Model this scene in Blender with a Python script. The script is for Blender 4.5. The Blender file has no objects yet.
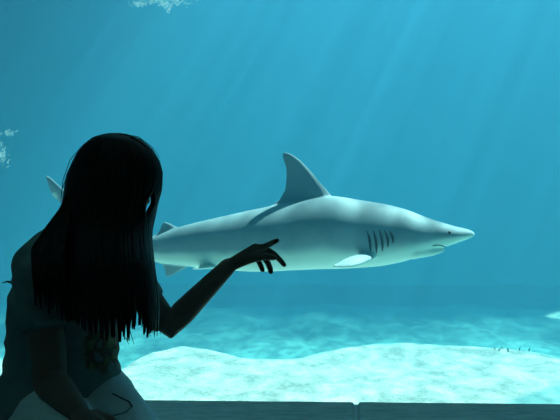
import bpy, math, random
import numpy as np
from mathutils import Vector, noise, bvhtree

S = bpy.context.scene
COL = S.collection
PI = math.pi

# ---------------------------------------------------------------- camera
CAM_H = 1.11
YAW = math.radians(1.7)
FPX = 600.0
cam_d = bpy.data.cameras.new('camera'); cam = bpy.data.objects.new('camera', cam_d); COL.objects.link(cam)
cam.location = (0, 0, CAM_H); cam.rotation_euler = (PI / 2, 0, YAW)
cam_d.sensor_width = 36.0; cam_d.lens = 36.0 * FPX / 560.0
cam_d.clip_start = 0.05; cam_d.clip_end = 200
S.camera = cam

# ---------------------------------------------------------------- light and exposure
W = bpy.data.worlds.new('sky'); S.world = W; W.use_nodes = True
bg = W.node_tree.nodes['Background']
bg.inputs[0].default_value = (0.62, 0.88, 1.0, 1); bg.inputs[1].default_value = 0.74
sun_d = bpy.data.lights.new('sun', 'SUN'); sun_d.energy = 15.6; sun_d.angle = math.radians(0.5)
sun_d.color = (1.0, 0.98, 0.94)
sun = bpy.data.objects.new('sun', sun_d); COL.objects.link(sun)
SUN_DIR = Vector((-0.43, -0.27, -0.86)).normalized()
sun.location = (4, 6, 12); sun.rotation_euler = SUN_DIR.to_track_quat('-Z', 'Y').to_euler()
S.view_settings.view_transform = 'Standard'; S.view_settings.look = 'None'
S.view_settings.gamma = 1.0; S.view_settings.use_curve_mapping = False
S.view_settings.exposure = 0.0
S.cycles.volume_bounces = 1
S.cycles.max_bounces = 8
S.cycles.transparent_max_bounces = 16

# ---------------------------------------------------------------- helpers
CR = Vector((math.cos(YAW), math.sin(YAW), 0)); CF = Vector((-math.sin(YAW), math.cos(YAW), 0)); UP = Vector((0, 0, 1))
def P(px, py, d):
    """point of the place seen along a sight line at a given distance"""
    return Vector((0, 0, CAM_H)) + CF * d + CR * ((px - 280) / FPX * d) - UP * ((py - 210) / FPX * d)

def interp(x, tab):
    xs = [t[0] for t in tab]; ys = [t[1] for t in tab]
    return float(np.interp(x, xs, ys))

def smooth01(a, b, x):
    t = min(1, max(0, (x - a) / (b - a))); return t * t * (3 - 2 * t)

class MB:
    def __init__(self): self.v = []; self.f = []
    def loft(self, rings, cap=True):
        b = len(self.v); n = len(rings[0])
        for r in rings: self.v += [Vector(p) for p in r]
        for i in range(len(rings) - 1):
            for j in range(n):
                k = (j + 1) % n
                self.f.append((b + i * n + j, b + i * n + k, b + (i + 1) * n + k, b + (i + 1) * n + j))
        if cap:
            for i, flip in ((0, True), (len(rings) - 1, False)):
                c = sum((Vector(p) for p in rings[i]), Vector()) / n
                ci = len(self.v); self.v.append(c)
                for j in range(n):
                    k = (j + 1) % n; a = b + i * n + j; d = b + i * n + k
                    self.f.append((a, ci, d) if not flip else (d, ci, a))
    def tube(self, pts, rad, seg=12, flat=None, round_ends=True):
        """tapered tube; flat = (direction, factor) squashes the section along a direction"""
        pts = [Vector(p) for p in pts]; rad = list(rad)
        if round_ends:
            d0 = (pts[0] - pts[1]).normalized(); d1 = (pts[-1] - pts[-2]).normalized()
            r0, r1 = rad[0], rad[-1]
            pre = [(pts[0] + d0 * r0 * s, r0 * c) for s, c in ((.97, .25), (.8, .6), (.45, .89))]
            post = [(pts[-1] + d1 * r1 * s, r1 * c) for s, c in ((.45, .89), (.8, .6), (.97, .25))]
            pts = [p for p, _ in pre] + pts + [p for p, _ in post]
            rad = [r for _, r in pre] + rad + [r for _, r in post]
        rings = []; ref = None
        for i, p in enumerate(pts):
            t = (pts[min(i + 1, len(pts) - 1)] - pts[max(i - 1, 0)]).normalized()
            if ref is None:
                ref = Vector((0, 0, 1)) if abs(t.z) < .9 else Vector((0, 1, 0))
            a = (ref - t * ref.dot(t)).normalized(); ref = a; c = t.cross(a)
            ring = []
            for k in range(seg):
                w = 2 * PI * k / seg
                o = (a * math.cos(w) + c * math.sin(w)) * rad[i]
                if flat: o = o - flat[0] * o.dot(flat[0]) * (1 - flat[1])
                ring.append(p + o)
            rings.append(ring)
        self.loft(rings)
    def ellipsoid(self, c, ax, nu=20, nv=12):
        c = Vector(c); rings = []
        for i in range(1, nv):
            th = PI * i / nv
            rings.append([c + ax[2] * math.cos(th) + (ax[0] * math.cos(2 * PI * k / nu) + ax[1] * math.sin(2 * PI * k / nu)) * math.sin(th) for k in range(nu)])
        b = len(self.v); self.loft(rings, cap=False)
        n = nu; i0 = len(self.v); self.v += [c + ax[2], c - ax[2]]
        for j in range(n):
            k = (j + 1) % n
            self.f.append((b + k, b + j, i0)); l = b + (len(rings) - 1) * n
            self.f.append((l + j, l + k, i0 + 1))
    def ball(self, c, r, nu=16, nv=10):
        self.ellipsoid(c, (Vector((r, 0, 0)), Vector((0, r, 0)), Vector((0, 0, r))), nu, nv)
    def box(self, a, b):
        x0, y0, z0 = a; x1, y1, z1 = b; i = len(self.v)
        self.v += [Vector(p) for p in ((x0, y0, z0), (x1, y0, z0), (x1, y1, z0), (x0, y1, z0), (x0, y0, z1), (x1, y0, z1), (x1, y1, z1), (x0, y1, z1))]
        for q in ((3, 2, 1, 0), (4, 5, 6, 7), (0, 1, 5, 4), (1, 2, 6, 5), (2, 3, 7, 6), (3, 0, 4, 7)):
            self.f.append(tuple(i + k for k in q))
    def blade(self, secs, thick, n=8):
        """fin: list of (leading point, trailing point) from root to tip, lens section"""
        rings = []
        m = len(secs)
        for i, (a, b) in enumerate(secs):
            a = Vector(a); b = Vector(b); ch = b - a
            j0, j1 = max(0, i - 1), min(m - 1, i + 1)
            span = (Vector(secs[j1][0]) + Vector(secs[j1][1]) - Vector(secs[j0][0]) - Vector(secs[j0][1]))
            nr = ch.cross(span).normalized()
            t = thick[i]; ring = []
            for s, sign in [(k / n, 1) for k in range(n + 1)] + [(k / n, -1) for k in range(n - 1, 0, -1)]:
                pr = 2.6 * math.sqrt(max(0, s)) * (1 - s) ** 0.9 + .02
                pr = min(pr, 1.0); pr = max(pr, .34 if 0 < s < 1 else 0)
                ring.append(a + ch * s + nr * (sign * t * .5 * pr))
            rings.append(ring)
        self.loft(rings)
    def build(self, name, mat, parent=None, remesh=None, iters=4, factor=.5, shade=True, post=None):
        me = bpy.data.meshes.new(name); me.from_pydata([tuple(v) for v in self.v], [], self.f); me.update()
        if remesh:
            t = bpy.data.objects.new('t', me); COL.objects.link(t)
            r = t.modifiers.new('r', 'REMESH'); r.mode = 'VOXEL'; r.voxel_size = remesh; r.use_smooth_shade = True
            if iters:
                s = t.modifiers.new('s', 'SMOOTH'); s.iterations = iters; s.factor = factor
            dg = bpy.context.evaluated_depsgraph_get(); dg.update()
            m2 = bpy.data.meshes.new_from_object(t.evaluated_get(dg))
            bpy.data.objects.remove(t); bpy.data.meshes.remove(me); me = m2; me.name = name
        if post: post(me)
        if shade:
            me.polygons.foreach_set('use_smooth', [True] * len(me.polygons))
        off = Vector()
        p = parent
        while p is not None: off += p.location; p = p.parent
        if off.length > 0: me.transform(__import__('mathutils').Matrix.Translation(-off))
        me.materials.clear(); me.materials.append(mat); me.update()
        o = bpy.data.objects.new(name, me); COL.objects.link(o)
        if parent is not None: o.parent = parent
        return o

def thing(name, label, cat, loc, group=None):
    o = bpy.data.objects.new(name, None); COL.objects.link(o); o.location = loc
    o.empty_display_size = .1; o['label'] = label; o['category'] = cat
    if group: o['group'] = group
    return o
def tag(o, label=None, cat=None, group=None, kind=None):
    if label: o['label'] = label
    if cat: o['category'] = cat
    if group: o['group'] = group
    if kind: o['kind'] = kind
    return o

# ---------------------------------------------------------------- materials
class NT:
    def __init__(self, name):
        self.m = bpy.data.materials.new(name); self.m.use_nodes = True
        self.t = self.m.node_tree; self.t.nodes.clear(); self.out = self.n('ShaderNodeOutputMaterial')
    def n(self, ty, **kw):
        q = self.t.nodes.new(ty)
        for k, v in kw.items():
            if hasattr(q, k): setattr(q, k, v)
            else: q.inputs[k.replace('_', ' ')].default_value = v
        return q
    def l(self, a, b): self.t.links.new(a, b)
    def tex(self, scale, detail=4, rough=.55, coord='Object', mapscale=None):
        c = self.n('ShaderNodeTexCoord'); t = self.n('ShaderNodeTexNoise', Scale=scale, Detail=detail, Roughness=rough)
        src = c.outputs[coord]
        if mapscale:
            mp = self.n('ShaderNodeMapping'); mp.inputs['Scale'].default_value = mapscale; self.l(src, mp.inputs[0]); src = mp.outputs[0]
        self.l(src, t.inputs['Vector']); return t.outputs['Fac']
    def ramp(self, fac, stops):
        r = self.n('ShaderNodeValToRGB'); e = r.color_ramp.elements
        while len(e) < len(stops): e.new(.5)
        for q, (p, c) in zip(e, stops): q.position = p; q.color = (*c, 1) if len(c) == 3 else c
        self.l(fac, r.inputs[0]); return r.outputs[0]
    def bsdf(self, color, rough=.6, spec=.3, bump=None, bs=.3, bd=.01):
        b = self.n('ShaderNodeBsdfPrincipled'); b.inputs['Roughness'].default_value = rough
        b.inputs['Specular IOR Level'].default_value = spec
        if isinstance(color, tuple): b.inputs['Base Color'].default_value = (*color, 1)
        else: self.l(color, b.inputs['Base Color'])
        if bump is not None:
            q = self.n('ShaderNodeBump'); q.inputs['Strength'].default_value = bs; q.inputs['Distance'].default_value = bd
            self.l(bump, q.inputs['Height']); self.l(q.outputs[0], b.inputs['Normal'])
        self.l(b.outputs[0], self.out.inputs[0]); return b

def noisy(name, c0, c1, scale, rough=.7, spec=.2, bs=.3, bd=.01, mapscale=None, detail=5):
    t = NT(name); f = t.tex(scale, detail, .6, mapscale=mapscale)
    t.bsdf(t.ramp(f, [(.3, c0), (.7, c1)]), rough, spec, f, bs, bd); return t.m

M_wall = noisy('room_plaster', (.50, .53, .53), (.58, .61, .61), 6)
M_floor = noisy('room_floor', (.26, .27, .27), (.34, .35, .35), 9)
M_kerb = noisy('kerb_stone', (.55, .60, .58), (.85, .88, .86), 26, rough=.75, bs=.5, bd=.004, mapscale=(.6, 2.5, 5))
M_joint_light = noisy('joint_light_strip', (.75, .80, .80), (.85, .88, .88), 30)
M_bench = noisy('bench_stone', (.14, .15, .15), (.2, .21, .21), 20)
M_tank = noisy('tank_wall_paint', (.02, .25, .36), (.035, .31, .44), 1.2, rough=.9)
M_shade_slab = noisy('shade_slab', (.3, .31, .31), (.42, .43, .42), 5)

# sand: sun patches painted in pale sand, shaded bed painted darker (attribute 'sand')
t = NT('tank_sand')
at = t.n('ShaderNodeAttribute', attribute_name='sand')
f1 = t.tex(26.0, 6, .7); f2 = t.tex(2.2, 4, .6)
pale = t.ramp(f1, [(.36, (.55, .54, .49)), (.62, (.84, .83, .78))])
at2 = t.n('ShaderNodeAttribute', attribute_name='far_dim')
shaded_bed = t.ramp(f2, [(.3, (.25, .52, .53)), (.7, (.31, .60, .60))])
m2 = t.n('ShaderNodeMix', data_type='RGBA'); t.l(at2.outputs['Fac'], m2.inputs[0]); t.l(shaded_bed, m2.inputs[6]); m2.inputs[7].default_value = (.003, .035, .055, 1); deep = m2.outputs[2]
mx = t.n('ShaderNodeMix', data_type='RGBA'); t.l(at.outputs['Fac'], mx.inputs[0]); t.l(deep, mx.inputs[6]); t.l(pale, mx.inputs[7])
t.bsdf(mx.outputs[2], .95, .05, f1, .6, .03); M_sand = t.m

# clear acrylic: see-through with a little mirror reflection
t = NT('acrylic_pane')
tr = t.n('ShaderNodeBsdfTransparent'); tr.inputs[0].default_value = (.95, .985, .985, 1)
gl = t.n('ShaderNodeBsdfGlossy'); gl.inputs['Roughness'].default_value = .02
fr = t.n('ShaderNodeFresnel'); fr.inputs[0].default_value = 1.2
ms = t.n('ShaderNodeMixShader'); t.l(fr.outputs[0], ms.inputs[0]); t.l(tr.outputs[0], ms.inputs[1]); t.l(gl.outputs[0], ms.inputs[2])
t.l(ms.outputs[0], t.out.inputs[0]); M_pane = t.m

# water body
t = NT('tank_water')
sc = t.n('ShaderNodeVolumeScatter'); sc.inputs['Color'].default_value = (.115, .51, .82, 1); sc.inputs['Density'].default_value = .077; sc.inputs['Anisotropy'].default_value = .15
ab = t.n('ShaderNodeVolumeAbsorption'); ab.inputs['Color'].default_value = (.10, .80, .90, 1); ab.inputs['Density'].default_value = .13
ad = t.n('ShaderNodeAddShader'); t.l(sc.outputs[0], ad.inputs[0]); t.l(ab.outputs[0], ad.inputs[1]); t.l(ad.outputs[0], t.out.inputs['Volume'])
M_water = t.m

# rippled water surface: lets light through unevenly
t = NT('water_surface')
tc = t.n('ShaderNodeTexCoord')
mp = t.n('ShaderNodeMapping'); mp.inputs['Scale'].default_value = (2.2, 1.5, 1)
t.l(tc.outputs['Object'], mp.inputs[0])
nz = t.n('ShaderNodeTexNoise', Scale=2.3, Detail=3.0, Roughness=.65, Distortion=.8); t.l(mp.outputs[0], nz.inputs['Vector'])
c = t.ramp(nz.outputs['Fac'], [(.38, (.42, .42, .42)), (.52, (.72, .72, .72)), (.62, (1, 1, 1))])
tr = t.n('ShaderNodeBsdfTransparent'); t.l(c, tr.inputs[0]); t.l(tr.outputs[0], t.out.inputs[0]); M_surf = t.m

# shark skin: attribute 'pale' carries the animal's own countershading
t = NT('shark_skin')
at = t.n('ShaderNodeAttribute', attribute_name='pale')
f = t.tex(7, 6, .6); f3 = t.tex(60, 3, .6)
dk = t.ramp(f, [(.3, (.24, .39, .45)), (.7, (.34, .51, .57))])
lt = t.ramp(f, [(.3, (.60, .84, .80)), (.7, (.72, .94, .90))])
mx = t.n('ShaderNodeMix', data_type='RGBA'); t.l(at.outputs['Fac'], mx.inputs[0]); t.l(dk, mx.inputs[6]); t.l(lt, mx.inputs[7])
t.bsdf(mx.outputs[2], .6, .2, f3, .12, .003); M_shark = t.m
M_gill = noisy('gill_shadow_skin', (.035, .055, .06), (.06, .09, .095), 30)
t = NT('shark_eye'); t.bsdf((.01, .012, .012), .15, .6); M_seye = t.m

t = NT('girl_skin'); f = t.tex(14, 4); t.bsdf(t.ramp(f, [(.3, (.20, .13, .10)), (.7, (.26, .17, .13))]), .55, .3, f, .1, .003); M_skin = t.m
t = NT('black_hair'); f = t.tex(60, 3, .6, mapscale=(3, 3, .3)); t.bsdf(t.ramp(f, [(.3, (.006, .005, .005)), (.7, (.014, .011, .010))]), .5, .25); M_hair = t.m
M_shorts = noisy('shorts_cloth', (.78, .82, .84), (.90, .93, .94), 90, bs=.2, bd=.002)
M_trim = noisy('dark_stitching', (.12, .15, .17), (.18, .21, .23), 90)
t = NT('eye_white'); t.bsdf((.5, .5, .48), .2, .5); M_eye = t.m
t = NT('bubble_foam'); b = t.bsdf((.92, .96, .96), .25, .5); b.inputs['Alpha'].default_value = .22; M_bub = t.m
M_weed = noisy('seaweed_leaf', (.03, .07, .05), (.06, .12, .08), 30)

# ================================================================ the setting
GLASS_Y = 1.95
def structure(mb, name, mat, shade=False):
    o = mb.build(name, mat, shade=shade); o['kind'] = 'structure'; return o

b = MB(); b.box((-3.6, -3.1, -.1), (3.6, 1.95, 0)); structure(b, 'floor', M_floor)
b = MB(); b.box((-3.6, -3.1, 2.8), (3.6, 1.95, 2.9)); structure(b, 'ceiling', M_wall)
b = MB(); b.box((-3.7, -3.1, 0), (-3.6, 1.95, 2.8)); structure(b, 'wall_left', M_wall)
b = MB(); b.box((3.6, -3.1, 0), (3.7, 1.95, 2.8)); structure(b, 'wall_right', M_wall)
b = MB(); b.box((-3.6, -3.2, 0), (3.6, -3.1, 2.8)); structure(b, 'wall_back', M_wall)
b = MB()   # window wall of the viewing room: below, beside and above the pane
b.box((-3.7, 1.96, -1.8), (3.7, 2.04, .36)); b.box((-3.7, 1.96, 2.45), (3.7, 2.04, 6.8))
b.box((-9.2, 1.96, -1.8), (-3.2, 2.04, 6.8)); b.box((3.2, 1.96, -1.8), (9.2, 2.04, 6.8))
structure(b, 'wall_front', M_wall)
b = MB(); b.box((-3.2, 1.965, .36), (3.2, 2.03, 2.45)); structure(b, 'window_1', M_pane)

# stone kerb below the pane: two blocks with an open joint
KZ = .487
Y0, Y1 = 1.62, 1.958
JA, JB = P(356, 404, 1.955), P(356, 404, 1.62)      # the joint runs towards the room
def kerb(xe, side, name):
    """one sill block from its outer end to the joint; side -1 left, +1 right"""
    us = list(np.linspace(0, .985, 70)) + [.990, .994, .9965, .998, .9988, .9994, 1.0]; rings = []; c = .006
    for u in us:
        e = (1 - u) * 3.3
        dz = -.009 * (1 - smooth01(0, .008, e)) + .0014 * noise.noise(Vector((u * 31 + side * 7, 3, 0)))
        z = KZ + dz
        def q(y, zz):
            xj = JB.x + (JA.x - JB.x) * (y - Y0) / (Y1 - Y0) + side * .0045
            return Vector((xe + (xj - xe) * (u), y, zz))
        ring = [q(Y0, 0), q(Y0, z - c), q(Y0 + c * .4, z - c * .3), q(Y0 + c, z), q((Y0 + Y1) / 2, z + .0006), q(Y1 - c, z), q(Y1, z - c), q(Y1, 0)]
        rings.append(ring if side < 0 else ring[::-1])
    mb = MB(); mb.loft(rings); return structure(mb, name, M_kerb)
kerb(-3.2, -1, 'trim_1'); kerb(3.2, 1, 'trim_2')
b = MB(); b.loft([[Vector((x + sx * .005, y, z)) for sx, z in ((-1, 0), (1, 0), (1, KZ - .009), (-1, KZ - .009))] for x, y in ((JB.x, Y0 + .003), (JA.x, Y1 - .002))]); structure(b, 'trim_3', M_joint_light)  # pale strip in the joint stands for light through the gap
b = MB(); b.box((-3.2, 1.28, .0), (3.2, 1.53, .553)); structure(b, 'seat_bench', M_bench)  # stone seat bench under the girl, out of view

# tank: far and side walls, added sun-blocking slabs, water, water surface
TY = 14.5; TX = 9.0; WZ = 6.3
b = MB(); b.box((-TX - .2, TY, -2), (TX + .2, TY + .2, 6.9)); structure(b, 'wall_tank_far', M_tank)
b = MB(); b.box((-TX - .2, 2.04, -2), (-TX, TY, 6.9)); structure(b, 'wall_tank_left', M_tank)
b = MB(); b.box((TX, 2.04, -2), (TX + .2, TY, 6.9)); structure(b, 'wall_tank_right', M_tank)
b = MB(); b.box((-TX - .2, 1.6, 6.8), (TX + .2, 4.25, 6.95)); b.box((-TX - .2, 4.25, 6.8), (-2.2, TY + .2, 6.95)); structure(b, 'trim_shade_slab', M_shade_slab)  # unseen slabs added overhead: keep sun off the room, shade the left water
b = MB(); b.box((-TX + .002, 2.045, -1.98), (TX - .002, TY - .002, WZ)); w = structure(b, 'tank_water', M_water)

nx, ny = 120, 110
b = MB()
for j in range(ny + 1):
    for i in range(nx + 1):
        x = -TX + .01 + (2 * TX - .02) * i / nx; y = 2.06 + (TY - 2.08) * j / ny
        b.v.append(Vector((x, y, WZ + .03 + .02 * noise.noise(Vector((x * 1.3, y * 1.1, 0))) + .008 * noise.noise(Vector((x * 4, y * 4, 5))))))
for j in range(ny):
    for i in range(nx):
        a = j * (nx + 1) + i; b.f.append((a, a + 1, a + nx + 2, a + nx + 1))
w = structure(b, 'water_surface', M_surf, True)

# sand bed
CREST = [(-400, 352), (-150, 347), (0, 362), (60, 372), (120, 372), (150, 353), (180, 346), (205, 349), (240, 358), (270, 359), (300, 358), (340, 350), (375, 345.5), (410, 344.5), (450, 346), (500, 349), (530, 352), (560, 358), (620, 352), (700, 345), (900, 350)]
SZ = CAM_H - 1.5
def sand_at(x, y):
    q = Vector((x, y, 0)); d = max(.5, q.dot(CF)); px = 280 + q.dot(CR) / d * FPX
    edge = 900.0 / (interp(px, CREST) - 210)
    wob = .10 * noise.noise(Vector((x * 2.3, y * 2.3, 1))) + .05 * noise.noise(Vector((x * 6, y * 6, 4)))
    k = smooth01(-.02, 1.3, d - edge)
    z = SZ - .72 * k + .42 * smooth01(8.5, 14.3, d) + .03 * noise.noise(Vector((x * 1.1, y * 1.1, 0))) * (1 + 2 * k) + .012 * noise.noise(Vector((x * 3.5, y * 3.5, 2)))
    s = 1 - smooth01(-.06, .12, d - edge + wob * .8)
    # far sun patch at the right, painted in pale sand
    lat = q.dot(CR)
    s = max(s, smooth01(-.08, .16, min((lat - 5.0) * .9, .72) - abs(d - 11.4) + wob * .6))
    # shaded corner near the pane at the right, painted darker
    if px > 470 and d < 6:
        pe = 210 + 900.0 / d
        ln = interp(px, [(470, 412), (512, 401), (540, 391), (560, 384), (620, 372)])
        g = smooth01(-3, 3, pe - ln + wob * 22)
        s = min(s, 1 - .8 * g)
    g = smooth01(7.6, 12.2, d + 2.2 * noise.noise(Vector((x * .5, y * .7, 9))) + .5 * noise.noise(Vector((x * 2, y * 2, 3))))  # light loss with distance painted in, so the far bed blends into the wall
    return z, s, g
b = MB(); sunlit_vals = []; dim_vals = []
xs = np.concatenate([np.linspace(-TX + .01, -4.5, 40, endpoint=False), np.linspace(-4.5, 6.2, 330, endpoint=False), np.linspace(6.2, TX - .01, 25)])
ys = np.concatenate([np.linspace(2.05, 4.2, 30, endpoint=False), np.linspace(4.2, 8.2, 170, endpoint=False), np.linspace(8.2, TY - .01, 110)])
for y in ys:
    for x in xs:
        z, s, g = sand_at(x, y); b.v.append(Vector((x, y, z))); sunlit_vals.append(s); dim_vals.append(g)
nx = len(xs)
for j in range(len(ys) - 1):
    for i in range(nx - 1):
        a = j * nx + i; b.f.append((a, a + 1, a + nx + 1, a + nx))
def put(nm, vals):
    def f(me):
        at = me.attributes.new(nm, 'FLOAT', 'POINT'); at.data.foreach_set('value', vals)
    return f
o = b.build('floor_tank_sand', M_sand, post=lambda me: (put('sand', sunlit_vals)(me), put('far_dim', dim_vals)(me))); o['kind'] = 'structure'

# ================================================================ the shark
SD = 3.2
def sdep(px): return SD + (.22 * ((165 - px) / 110.0) ** 2 if px < 165 else 0) + .0
def SP(px, py, off=0.0):
    return P(px, py, sdep(px)) + CF * off
TOP_K = [(60, 236), (118, 239.5), (135, 239.5), (150, 237), (165, 231.5), (182, 226), (200, 221.5), (220, 217), (244, 211.5), (268, 206.5), (290, 202), (310, 198.2), (333, 195.8), (346, 197.5), (360, 200), (384, 203.8), (403, 208.4), (418, 214), (432, 219.6), (445, 223.4), (455, 226.2), (464, 228.2), (470, 229.8), (473.5, 231.8), (475, 234.2)]
BOT_K = [(60, 246), (118, 250.5), (130, 254), (145, 259), (160, 263.5), (175, 265.3), (190, 266.7), (211, 268.3), (230, 270.2), (250, 271.6), (275, 271.2), (290, 270.2), (320, 269), (340, 268.6), (362, 267.6), (384, 265.5), (403, 261.5), (415, 257.5), (426, 253), (436, 249.2), (446, 246.4), (458, 242.3), (466, 239.6), (470, 238), (473.5, 236.4), (475, 234.8)]
def soften(tab):
    """outline table resampled and rounded off so the flanks carry no facets"""
    g = np.arange(60, 475.01, .5); v = np.interp(g, [q[0] for q in tab], [q[1] for q in tab]); o = v.copy()
    for i in range(len(g)):
        w = min(16, i, len(g) - 1 - i)
        if w: k = np.hanning(2 * w + 3)[1:-1]; o[i] = (v[i - w:i + w + 1] * k).sum() / k.sum()
    return list(zip(g, o))
TOP, BOT = soften(TOP_K), soften(BOT_K)
sh_loc = SP(300, 268)
shark = thing('shark', 'large grey shark with white belly gliding to the right behind the viewing window', 'shark', sh_loc)
b = MB(); rings = []
stations = list(np.linspace(112, 440, 70)) + list(np.linspace(444, 474.6, 18))
for px in stations:
    t0, b0 = interp(px, TOP), interp(px, BOT); cy = (t0 + b0) / 2; h = (b0 - t0) / 2 / FPX * sdep(px)
    ratio = interp(px, [(112, .62), (160, .70), (230, .80), (330, .84), (390, .92), (430, 1.2), (455, 1.75), (470, 1.9), (475, 1.4)])
    wd = h * ratio; c = SP(px, cy); ring = []
    for k in range(72):
        a = 2 * PI * k / 72; ca, sa = math.cos(a), math.sin(a)
        ex = .92 if sa < 0 else 1.0
        ring.append(c + CF * (wd * math.copysign(abs(ca) ** ex, ca)) + UP * (h * math.copysign(abs(sa) ** 1.0, sa)))
    rings.append(ring)
b.loft(rings)
# lower jaw
for off in (-.03, .03, 0):
    b.tube([SP(442.6 if off == 0 else 440, 250.0, off), SP(432, 250.2, off * 1.4), SP(410, 248.5, off * 1.8)], [.012, .026, .055], 16)
def secs(*q): return [(SP(*a), SP(*c)) for a, c in q]
# first dorsal
b.blade(secs(((338, 204), (255, 216)), ((332, 195.5), (268, 207)), ((327, 189), (279, 199)), ((319.5, 181), (284.5, 190)), ((310, 169.5), (286, 176)), ((301, 160), (285, 166)), ((292, 154), (282.5, 158.5)), ((286, 152), (281.5, 154))), [.06, .05, .042, .036, .028, .022, .016, .011])
# second dorsal
b.blade(secs(((188, 233), (148, 245)), ((178, 227), (154, 237)), ((171, 223.6), (159, 230)), ((165, 221.4), (161.5, 224))), [.03, .022, .015, .010])
# anal fin
b.blade(secs(((192, 262), (158, 258)), ((186, 268.5), (162, 266.5)), ((178, 272.5), (164, 272)), ((170.5, 276.5), (165, 276.8))), [.03, .02, .014, .010])
# pelvic and pectoral fins, near (-1) and far (+1) side
for sgn in (-1, 1):
    def SF(px, py, d):
        k = (SD - d) / SD; return P(280 + (px - 280) * k, 210 + (py - 210) * k, SD) + CF * (sgn * d)
    b.blade([(SF(222, 266.2, .03), SF(200, 265.6, .03)), (SF(215, 267.2, .08), SF(197, 267.4, .08)), (SF(205, 267.8, .13), SF(193, 268.6, .13)), (SF(197, 268.4, .16), SF(191, 269, .16))], [.018, .016, .014, .010])
    r = [(SF(386, 252, .04), SF(364, 253, .03)), (SF(378, 256, .12), SF(361, 253.8, .10)), (SF(371, 260.5, .21), SF(357, 254.3, .17)), (SF(362, 264.5, .30), SF(351, 255.6, .24)), (SF(352, 267.2, .38), SF(345, 257.8, .31)), (SF(343, 267.6, .44), SF(339, 261, .38)), (SF(334.5, 266.6, .49), SF(332.5, 265, .46))]
    b.blade(r, [.05, .036, .028, .022, .017, .013, .010])
# tail: upper and lower lobe
b.blade(secs(((150, 238.5), (146, 258)), ((125, 236), (122, 254)), ((108, 227), (102, 252)), ((90, 212.5), (84, 238)), ((76, 200), (71, 221)), ((64, 189.3), (60, 203)), ((57, 183), (52.3, 196.5)), ((51, 177.6), (48.6, 187)), ((46.8, 175.2), (45.6, 178))), [.07, .06, .045, .035, .03, .024, .02, .016, .011])
b.blade(secs(((136, 249), (100, 238)), ((120, 260), (98, 248)), ((108, 271), (95, 262)), ((97, 281), (91, 278))), [.05, .032, .02, .011])

def shark_post(me):
    n = len(me.vertices); vals = []
    for v in me.vertices:
        q = v.co - Vector((0, 0, CAM_H)); d = q.dot(CF)
        # position along the animal in its own side view
        px = 280 + q.dot(CR) / SD * FPX ; py = 210 - q.z / SD * FPX
        if px < 160: px = 280 + q.dot(CR) / d * FPX; py = 210 - q.z / d * FPX
        t0, b0 = interp(px, TOP), interp(px, BOT); h = (py - t0) / max(1, b0 - t0)
        ln = interp(px, [(120, .62), (200, .66), (300, .70), (370, .72), (410, .66), (436, .60), (450, .56), (475, .5)])
        wv = .05 * noise.noise(v.co * 6) + .02 * noise.noise(v.co * 17)
        p = smooth01(ln - .10, ln + .10, h + wv)
        # pale patches at fin ends: tail margin, pelvic and pectoral undersides stay grey-white
        if px < 125 and py < 236: p = 1 - smooth01(2.0, 5.0, ((px - 54) ** 2 + (py - 196.0) ** 2) ** .5)
        elif h < 0: p = .0
        if abs(d - SD) > .17 and px > 320: p = .18
        if h > .98 and 150 < px < 192: p = 0
        if abs(d - SD) > .08 and 186 < px < 226 and h > .8: p = .9
        if px > 470: p = max(p, smooth01(470, 474, px) * .8)
        vals.append(min(1, p))
    put('pale', vals)(me)
sbody = b.build('body', M_shark, shark, remesh=.0045, iters=12, factor=.5, post=shark_post)
# eyes, gill slits and mouth line sit on the skin: find the skin along a sideways ray
sv = [v.co + sh_loc for v in sbody.data.vertices]; sf = [tuple(p.vertices) for p in sbody.data.polygons]
bvh = bvhtree.BVHTree.FromPolygons(sv, sf)
def skin(px, py, sgn):
    o_ = Vector((0, 0, CAM_H)); h = bvh.ray_cast(o_, (P(px, py, SD) - o_).normalized())
    if h[0] is None: return None, None
    p, nr = h[0], h[1]
    if sgn > 0: p = p + CF * (2 * (SD - (p - o_).dot(CF))); nr = nr - CF * (2 * nr.dot(CF))
    return p, nr
for sgn in (-1, 1):
    p, nr = skin(449.5, 232.6, sgn)
    if p: m = MB(); m.ball(p - nr * .003, .0085); m.build('eye', M_seye, shark)
    for gx, g0, g1 in ((369, 231.5, 252), (375, 230.5, 253), (381, 230, 251), (386.5, 230.5, 247), (391.5, 231.5, 243)):
        pts = []
        for k in range(9):
            u = k / 8; x = gx + 3.2 * (u - .2) - 2.5 * (u - .5) ** 2 * 2; p, nr = skin(x, g0 + (g1 - g0) * u, sgn)
            if p: pts.append(p + nr * .0005)
        m = MB(); m.tube(pts, [.0022 + .0048 * math.sin(PI * k / (len(pts) - 1)) for k in range(len(pts))], 8); m.build('gill_slit', M_gill, shark)
    pts = []
    for k in range(8):
        u = k / 7; p, nr = skin(445 - 12 * u, 246.6 - 1.6 * math.sin(PI * u * .8), sgn)
        if p: pts.append(p + nr * .0003)
    if len(pts) > 3:
        m = MB(); m.tube(pts, [.003] * len(pts), 8); m.build('mouth_line', M_gill, shark)

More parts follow.
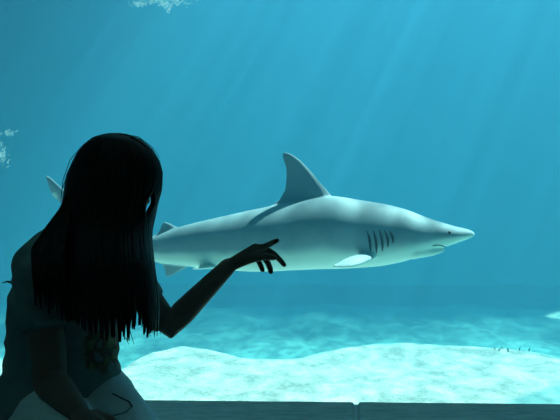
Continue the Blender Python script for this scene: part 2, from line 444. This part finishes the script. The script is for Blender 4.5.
# ================================================================ the girl
BA = math.radians(-40); F = Vector((math.cos(BA), math.sin(BA), 0)); L = Vector((-math.sin(BA), math.cos(BA), 0))
GA = math.radians(60); G = Vector((math.cos(GA), math.sin(GA), 0)); GL = Vector((-math.sin(GA), math.cos(GA), 0))
SEAT = .553
Hc = P(66, 300, 1.48); Hc.z = SEAT + .085
person = thing('person', 'long-haired person in t-shirt and shorts sitting in shadow and pointing at the shark', 'person', (Hc.x, Hc.y, SEAT))
TORSO = [(66, 432, 1.48, .11, .09), (66, 420, 1.48, .145, .11), (65, 402, 1.485, .15, .112), (67, 375, 1.49, .120, .100), (65, 345, 1.49, .115, .096), (67, 318, 1.49, .118, .094), (72, 292, 1.49, .128, .088), (78, 270, 1.49, .122, .076), (86, 254, 1.49, .09, .065), (93, 242, 1.49, .055, .052)]
def torso_rings(grow, rows=None):
    out = []
    for px, py, d, a, bb in (rows or TORSO):
        c = P(px, py, d); a += grow; bb += grow
        out.append([c + L * (a * math.copysign(abs(math.cos(w)) ** .9, math.cos(w))) + F * (bb * math.copysign(abs(math.sin(w)) ** .9, math.sin(w))) for w in [2 * PI * k / 32 for k in range(32)]])
    return out
# joints
shR, elR = P(42, 279, 1.40), P(51, 384, 1.35)
hipR, hipL = Hc - L * .078, Hc + L * .078
TD = Vector((math.cos(math.radians(-47)), math.sin(math.radians(-47)), 0))
kneeR = hipR + TD * .37; kneeR.z = SEAT + .03
kneeL = hipL + Vector((math.cos(math.radians(-50)), math.sin(math.radians(-50)), 0)) * .37; kneeL.z = SEAT - .03
wrR = hipR.lerp(kneeR, .66) + UP * .093
shL, elL, wrL = P(129, 276, 1.59), P(169, 326.5, 1.67), P(228, 266.5, 1.74)
head = P(115, 184, 1.5)

b = MB()
b.loft(torso_rings(0))
# neck and head
nb = P(94, 252, 1.49); nt = head - UP * .07 - G * .015
b.tube([nb, nb.lerp(nt, .5), nt], [.055, .048, .046], 16)
b.ellipsoid(head + UP * .010 - G * .002, (G * .084, GL * .068, UP * .088), 28, 18)
b.ellipsoid(head - UP * .045 + G * .030, (G * .060, GL * .056, UP * .068), 24, 14)
b.ellipsoid(head - UP * .092 + G * .066, (G * .022, GL * .026, UP * .020), 16, 10)      # chin
b.tube([head - UP * .005 + G * .088, head - UP * .028 + G * .098, head - UP * .040 + G * .108], [.008, .010, .012], 10)   # nose
b.ellipsoid(head - UP * .068 + G * .088, (G * .010, GL * .022, UP * .006), 12, 8)
b.ellipsoid(head - UP * .077 + G * .086, (G * .010, GL * .020, UP * .006), 12, 8)
for s in (-1, 1):
    b.ellipsoid(head + UP * .014 + G * .083 + GL * (s * .030), (G * .010, GL * .022, UP * .006), 12, 8)       # brow
    b.ellipsoid(head - UP * .020 + GL * (s * .076) - G * .005, (G * .018, GL * .009, UP * .028), 12, 8)        # ear
# shoulders and arms
ch = P(80, 272, 1.49)
b.tube([ch, shR], [.07, .05], 16); b.tube([ch, shL], [.07, .05], 16)
b.tube([shR, shR.lerp(elR, .4), shR.lerp(elR, .85), elR, elR.lerp(wrR, .25), elR.lerp(wrR, .7), wrR], [.050, .044, .038, .037, .038, .030, .024], 18)
b.tube([shL, shL.lerp(elL, .4), shL.lerp(elL, .8), elL, elL.lerp(wrL, .22), elL.lerp(wrL, .65), wrL], [.048, .041, .036, .035, .036, .030, .0245], 18)
# left hand: index pointing, the others drooping, thumb on the near side
def finger(pts, r0, r1):
    n = len(pts); b.tube(pts, [r0 + (r1 - r0) * i / (n - 1) for i in range(n)], 10)
ix, md, rg, pk = P(255.5, 247.5, 1.752), P(259, 249.5, 1.772), P(257.5, 253, 1.790), P(254, 256.5, 1.805)
for k, r in ((ix, .0145), (md, .014), (rg, .014), (pk, .013)):
    b.tube([wrL + (k - wrL) * .05, wrL.lerp(k, .5), k], [.019, .0165, r * .92], 12)
b.ellipsoid(P(243, 257, 1.765), ((ix - wrL) * .45, CF * .030, UP * .015), 16, 10)
finger([ix, P(263.5, 247, 1.755), P(271.5, 243.2, 1.758), P(277, 240.4, 1.76)], .0108, .0080)
finger([md, P(267.5, 250, 1.778), P(274.5, 254.5, 1.782), P(280, 260, 1.784), P(284, 264.8, 1.784)], .0108, .0080)
finger([rg, P(264.5, 257, 1.797), P(268, 263, 1.799), P(270, 268, 1.798), P(270.8, 271.8, 1.796)], .0108, .0085)
finger([pk, P(258.5, 260.5, 1.812), P(260.5, 265, 1.812), P(262.5, 270, 1.810)], .0100, .0080)
finger([P(236, 263.5, 1.738), P(246, 260, 1.728), P(255, 257.8, 1.722), P(265, 256.4, 1.720), P(274, 257.6, 1.722)], .0170, .0090)
# right hand resting on the near thigh
u = TD; v = Vector((-u.y, u.x, 0)); kn = wrR + u * .085 - UP * .022
for i, (o_, ln) in enumerate(((.030, .060), (.010, .068), (-.010, .062), (-.029, .048))):
    m0 = kn + v * o_
    b.tube([wrR, wrR.lerp(m0, .5), m0], [.017, .014, .011], 12)
    dn = m0 + u * ln * .45 - UP * ln * .22
    finger([m0, dn, dn + u * ln * .25 - UP * ln * .33, dn + u * ln * .32 - UP * ln * .6], .0088, .0066)
th = wrR + u * .03 + v * .028 - UP * .005
finger([th, th + u * .025 + v * .02 - UP * .008, th + u * .05 + v * .024 - UP * .018], .012, .008)
# legs, shins over the front of the bench, feet on the floor
for hp, kn_ in ((hipR, kneeR), (hipL, kneeL)):
    an = Vector((kn_.x + .02, kn_.y - .04, .075))
    b.tube([hp, hp.lerp(kn_, .5), kn_], [.078, .070, .054], 20)
    b.tube([kn_, kn_.lerp(an, .3), kn_.lerp(an, .7), an], [.053, .050, .037, .031], 18)
    ud = (kn_ - hp); ud.z = 0; ud.normalize(); wd = Vector((-ud.y, ud.x, 0))
    b.tube([an - ud * .02 - UP * .03, an + ud * .05 - UP * .035, an + ud * .12 - UP * .052], [.034, .033, .020], 16, flat=(UP, .8))
    for k, (q, r) in enumerate(((-.022, .013), (-.006, .010), (.008, .0095), (.020, .009), (.030, .008))):
        s0 = an + ud * .115 + wd * q - UP * .055
        b.tube([s0, s0 + ud * (.05 - .006 * k) - UP * .002], [r + .002, r], 10)
pb = b.build('body', M_skin, person, remesh=.0042, iters=2, factor=.5)

# eyes
for s in (-1, 1):
    m = MB(); m.ball(head - UP * .002 + G * .078 + GL * (s * .030), .012); m.build('eye', M_eye, person)

# t-shirt, loose over the torso, short sleeves
t = NT('tshirt_cloth')
geo = t.n('ShaderNodeNewGeometry'); f = t.tex(5, 3); f2 = t.tex(26, 2)
base = t.ramp(f, [(.3, (.19, .23, .22)), (.7, (.29, .34, .32))])
at = t.n('ShaderNodeAttribute', attribute_name='print')
pr = t.ramp(f2, [(.38, (.22, .27, .26)), (.44, (.20, .08, .07)), (.49, (.09, .15, .10)), (.54, (.26, .25, .10)), (.60, (.20, .25, .23))])
mx = t.n('ShaderNodeMix', data_type='RGBA'); t.l(at.outputs['Fac'], mx.inputs[0]); t.l(base, mx.inputs[6]); t.l(pr, mx.inputs[7])
t.bsdf(mx.outputs[2], .85, .1, f, .15, .004); M_shirt = t.m
b = MB()
rows = [(67, 426, 1.48, .134, .104), (67, 412, 1.485, .136, .107), (66, 398, 1.485, .134, .108), (65, 384, 1.487, .128, .104), (63.5, 366, 1.49, .122, .100), (63, 345, 1.49, .117, .098), (67, 318, 1.49, .122, .100), (72, 292, 1.49, .130, .092), (78, 270, 1.49, .125, .08), (88, 254, 1.49, .085, .062), (93, 245, 1.49, .058, .056)]
b.loft(torso_rings(.014, rows))
b.tube([ch, shR], [.085, .064], 16); b.tube([ch, shL], [.085, .064], 16)
b.ellipsoid(hipR - L * .012, (F * .112, L * .098, UP * .105), 24, 14)
hump = [P(70, 226, 1.50), P(52, 246, 1.48), P(38, 268, 1.44)]
b.tube(hump, [.030, .048, .062], 16)
b.tube([shR, shR.lerp(elR, .25), shR.lerp(elR, .48)], [.060, .057, .056], 20, round_ends=False)
b.tube([shL, shL.lerp(elL, .25), shL.lerp(elL, .48)], [.054, .049, .046], 20, round_ends=False)
pc = P(101, 352, 1.42)
def shirt_post(me):
    vals = []
    for v in me.vertices:
        c = v.co
        w = noise.noise(Vector((c.x * 9, c.y * 9, c.z * 16))) * .005 + (.5 - abs(noise.noise(Vector((c.x * 9 + c.z * 13, c.y * 9, c.z * 21 - c.x * 8))))) * .009
        k = smooth01(CAM_H + .02, CAM_H - .25, c.z) * .8 + .2
        v.co = c + v.normal * w * k
        q = c - pc; dd = ((q.x / .045) ** 2 + (q.z / .065) ** 2) ** .5 + .35 * noise.noise(c * 40)
        vals.append((1 - smooth01(.7, .95, dd)) * (1 if (c - P(60, 352, 1.49)).dot(F) > .0 else 0))
    put('print', vals)(me)
shirt = b.build('shirt', M_shirt, person, remesh=.006, iters=4, post=shirt_post)

# shorts
b = MB()
b.loft(torso_rings(.010, [(66, 434, 1.48, .12, .10), (66, 420, 1.48, .148, .112), (65, 402, 1.485, .152, .114), (63, 384, 1.49, .138, .106)]))
for hp, kn_ in ((hipR, kneeR), (hipL, kneeL)):
    b.tube([hp, hp.lerp(kn_, .3), hp.lerp(kn_, .78)], [.090, .088, .082], 24, round_ends=False)
def shorts_post(me):
    for v in me.vertices:
        c = v.co; v.co = c + v.normal * (noise.noise(Vector((c.x * 14, c.y * 14, c.z * 20))) * .006)
        if v.co.z < SEAT + .002: v.co.z = SEAT + .002
shorts = b.build('shorts', M_shorts, person, remesh=.006, iters=3, post=shorts_post)

# dark stitched seam round the pocket of the shorts
gv = [v.co + person.location for v in shorts.data.vertices]; gf = [tuple(p.vertices) for p in shorts.data.polygons]
gb = bvhtree.BVHTree.FromPolygons(gv, gf); pts = []
for x, y in ((113, 394), (121, 398), (129, 402), (132, 407), (125, 413), (115, 415.5), (106, 416)):
    o_ = Vector((0, 0, CAM_H)); h = gb.ray_cast(o_, (P(x, y, 1.5) - o_).normalized())
    if h[0] is not None: pts.append(h[0] + h[1] * .001)
if len(pts) > 3:
    m = MB(); m.tube(pts, [.0016] * len(pts), 8); m.build('pocket_seam', M_trim, shorts)

# hair: a core mass and many locks running over it
LEFT = [(133.2, 114), (134.5, 105), (139, 93), (145, 85.5), (150.5, 80), (162, 74), (175, 68), (187, 66), (210, 62.5), (222, 58), (240, 55), (265, 55), (300, 58), (345, 62)]
RIGHT = [(133.2, 117), (135, 127), (140, 138), (149, 150.5), (162, 158.5), (173, 161.3), (189, 160.5), (205, 156), (223, 151.5), (240, 151), (265, 154), (290, 157.5), (315, 160), (345, 158)]
DH = [(133, .005), (135, .03), (141, .060), (155, .092), (180, .105), (215, .100), (250, .105), (280, .105), (345, .105)]
DC = [(133, 1.5), (180, 1.5), (225, 1.49), (265, 1.42), (345, 1.385)]
def hair_pt(ang, py, k=1.0):
    l, r = interp(py, LEFT), interp(py, RIGHT); m = (l + r) / 2; h = (r - l) / 2
    return P(m + h * k * math.cos(ang), py, interp(py, DC) - interp(py, DH) * k * math.sin(ang))
rnd = random.Random(5)
b = MB(); rings = []
for py in [134.2, 135.2, 136.6] + list(np.linspace(138.5, 160, 10)) + list(np.linspace(165, 319, 28)):
    ring = []
    for k in range(40):
        a = 2 * PI * k / 40
        kk = .95 if py > 150 else .97
        p = hair_pt(a, py, kk)
        # keep the face side open: the mass stays behind the face
        cut = interp(py, [(135, 1), (170, 1), (185, .86), (205, .66), (225, .62), (250, .70), (295, .55), (319, .32)])
        l, r = interp(py, LEFT), interp(py, RIGHT); m = (l + r) / 2; h = (r - l) / 2
        ca = min(math.cos(a) * kk, cut)
        sa = math.sin(a)
        if sa < 0: sa *= interp(py, [(135, 1), (175, 1), (200, .6), (240, .1), (322, -.25)])
        ring.append(P(m + h * ca, py, interp(py, DC) - interp(py, DH) * kk * sa))
    rings.append(ring)
b.loft(rings)
core_faces = len(b.f)
NC = 30
cl = []
for q in range(NC):
    ac = math.radians(-14 + 208 * ((q + .2 + .6 * rnd.random()) / NC)); ca = math.cos(ac)
    end = interp(ca, [(-1, 318), (-.5, 329), (-.1, 338), (.2, 339), (.42, 343), (.48, 344), (.53, 313), (.60, 318), (.68, 334), (.80, 337), (.9, 334), (1, 328)]) + rnd.uniform(-2, 4)
    cl.append((ac, end))
for i in range(270):
    a = math.radians(-14 + 208 * ((i + rnd.random() * .9) / 270.0))
    ac, end = min(cl, key=lambda c: abs(c[0] - a))
    end = end - abs(rnd.gauss(0, 3.0))
    if rnd.random() < .10: end -= rnd.uniform(4, 14)
    st = 133.6 + rnd.random() * 1.2
    pts = []; rad = []; n = 30; ph = rnd.random() * 9; amp = rnd.uniform(.2, 1.0); cv = rnd.uniform(.25, .6)
    for j in range(n + 1):
        uu = j / n; py = st + (end - st) * (uu ** 1.35)
        k = .968 + .012 * math.sin(ph + uu * 5) * amp
        ang = a + .03 * math.sin(ph * 2 + uu * 4.2) * amp * smooth01(.2, .6, uu)
        ang = ang + (ac - ang) * cv * smooth01(.62, 1, uu)
        cc = math.cos(ang)
        if cc > .3:      # the hair parts a little beside the cheek
            gp = .12 * math.exp(-((py - 204) / 10.0) ** 2) * math.exp(-((cc - .845) / .16) ** 2)
            cc = max(-1, min(1, cc + (gp if cc > .845 else -gp))); ang = math.copysign(math.acos(cc), ang)
        pts.append(hair_pt(ang, py, k))
        rad.append((.0050 + .0022 * math.sin(PI * min(1, uu * 1.3))) * (1 - .80 * smooth01(.88, 1, uu)) * (.45 + .55 * smooth01(0, .08, uu)))
    b.tube(pts, rad, 7)
# front lock beside the face, hanging away from the main mass
for i in range(16):
    dx = rnd.uniform(-1.2, 2.2); dd = rnd.uniform(-.03, .05); end = rnd.uniform(318, 338)
    row = [(138, 131), (145, 143), (155, 152), (170, 157.5), (186, 158.2), (200, 156), (215, 153), (232, 149), (245, 149.5), (265, 151.5), (290, 154), (315, 156.5), (345, 154)]
    pts = []; rad = []
    for j in range(25):
        uu = j / 24; py = 138 + (end - 138) * uu
        pts.append(P(interp(py, row) + dx * (.25 + .75 * uu), py, 1.49 + dd + .03 * smooth01(0, .4, uu)))
        rad.append(.0048 * (1 - .8 * smooth01(.7, 1, uu)))
    b.tube(pts, rad, 7)
# locks lying over the near shoulder
for i in range(70):
    f_ = rnd.random(); e = rnd.uniform(286, 322) - 14 * (1 - f_)
    x0, x1, x2, x3 = 62 + 10 * f_, 50 + 18 * f_, 33 + 30 * f_, 35 + 30 * f_ + rnd.uniform(-2, 2)
    ky = [(190, x0 + 8), (200, x0 + 3.5), (210, x0), (226, x1), (250, x2), (272, x2 + .5), (322, x3)]
    kd = [(190, 1.47), (208, 1.45), (226, 1.415), (250, 1.355), (272, 1.318), (300, 1.315), (322, 1.31)]
    pts = []; rad = []
    for j in range(19):
        uu = j / 18; py = 190 + (e - 190) * uu
        pts.append(P(interp(py, ky), py - 1.5 * math.sin(uu * PI), interp(py, kd) - .012 * rnd.random()))
        rad.append(.0062 * (1 - .8 * smooth01(.7, 1, uu)))
    b.tube(pts, rad, 7)
# stray strands
for pts in ([(112, 134), (126, 134), (140, 139), (150, 147)], [(100, 136), (84, 144), (70, 160), (63, 180), (61, 198)], [(120, 134), (138, 136.5), (152, 147), (160, 158)],
            [(66, 178), (62, 190), (60.5, 203)], [(150, 300), (157, 318), (160.5, 334)], [(118, 320), (124, 335), (129, 344.5)], [(126, 318), (131, 334), (134, 344)], [(140, 310), (146, 326), (151, 337)]):
    b.tube([P(x, y, 1.47) for x, y in pts], [.0010] * (len(pts) - 1) + [.0005], 6)
b.tube([P(20, 281, 1.44), P(12, 282.5, 1.44), P(7, 281.5, 1.44), P(2.5, 283, 1.44)], [.006, .004, .0022, .001], 8)
hair = b.build('hair', M_hair, person)

# ================================================================ small things in the water
def bubbles(cells, d, seed, label):
    rn = random.Random(seed); m = MB()
    for (px, py, sx, sy, n) in cells:
        for _ in range(n):
            m.ball(P(rn.gauss(px, sx), rn.gauss(py, sy), d + rn.gauss(0, .12)), rn.choice((.004, .005, .006, .008, .011)), 8, 6)
    o = m.build('bubbles', M_bub); tag(o, label, 'bubbles', kind='stuff')
bubbles([(138, 4, 5, 1.6, 45), (150, 1, 8, 2, 75), (163, 4, 4, 3, 50), (168, 9, 1.5, 2, 14), (176, 1, 6, 2.5, 50), (186, 3, 4, 2, 14)], 5.2, 3, 'pale burst of air bubbles rising high above the seated person')
bubbles([(8, 133, 4, 1.6, 26), (0, 150, 3, 4, 42), (1, 160, 3.5, 3.5, 36), (-8, 152, 5, 6, 60)], 5.2, 8, 'faint cloud of air bubbles left of the seated person\'s head')

def weed(px, d, n, h, seed, label):
    rn = random.Random(seed); q = P(px, 300, d); z = sand_at(q.x, q.y)[0]; q.z = z
    r = thing('seaweed', label, 'seaweed', q)
    for _ in range(n):
        a = rn.uniform(0, 2 * PI); ln = h * rn.uniform(.6, 1); bn = rn.uniform(.2, .6) * ln; o_ = Vector((rn.gauss(0, .09), rn.gauss(0, .04), -.01))
        m = MB(); m.tube([q + o_ + Vector((math.cos(a) * bn * s * s, math.sin(a) * bn * s * s, ln * s)) for s in (0, .3, .6, .85, 1)], [.006, .008, .007, .005, .002], 7, flat=(Vector((math.cos(a), math.sin(a), 0)), .4))
        m.build('leaf', M_weed, r)
weed(507, 6.42, 9, .042, 2, 'small dark tuft of weed on the crest of the bright sand at right')
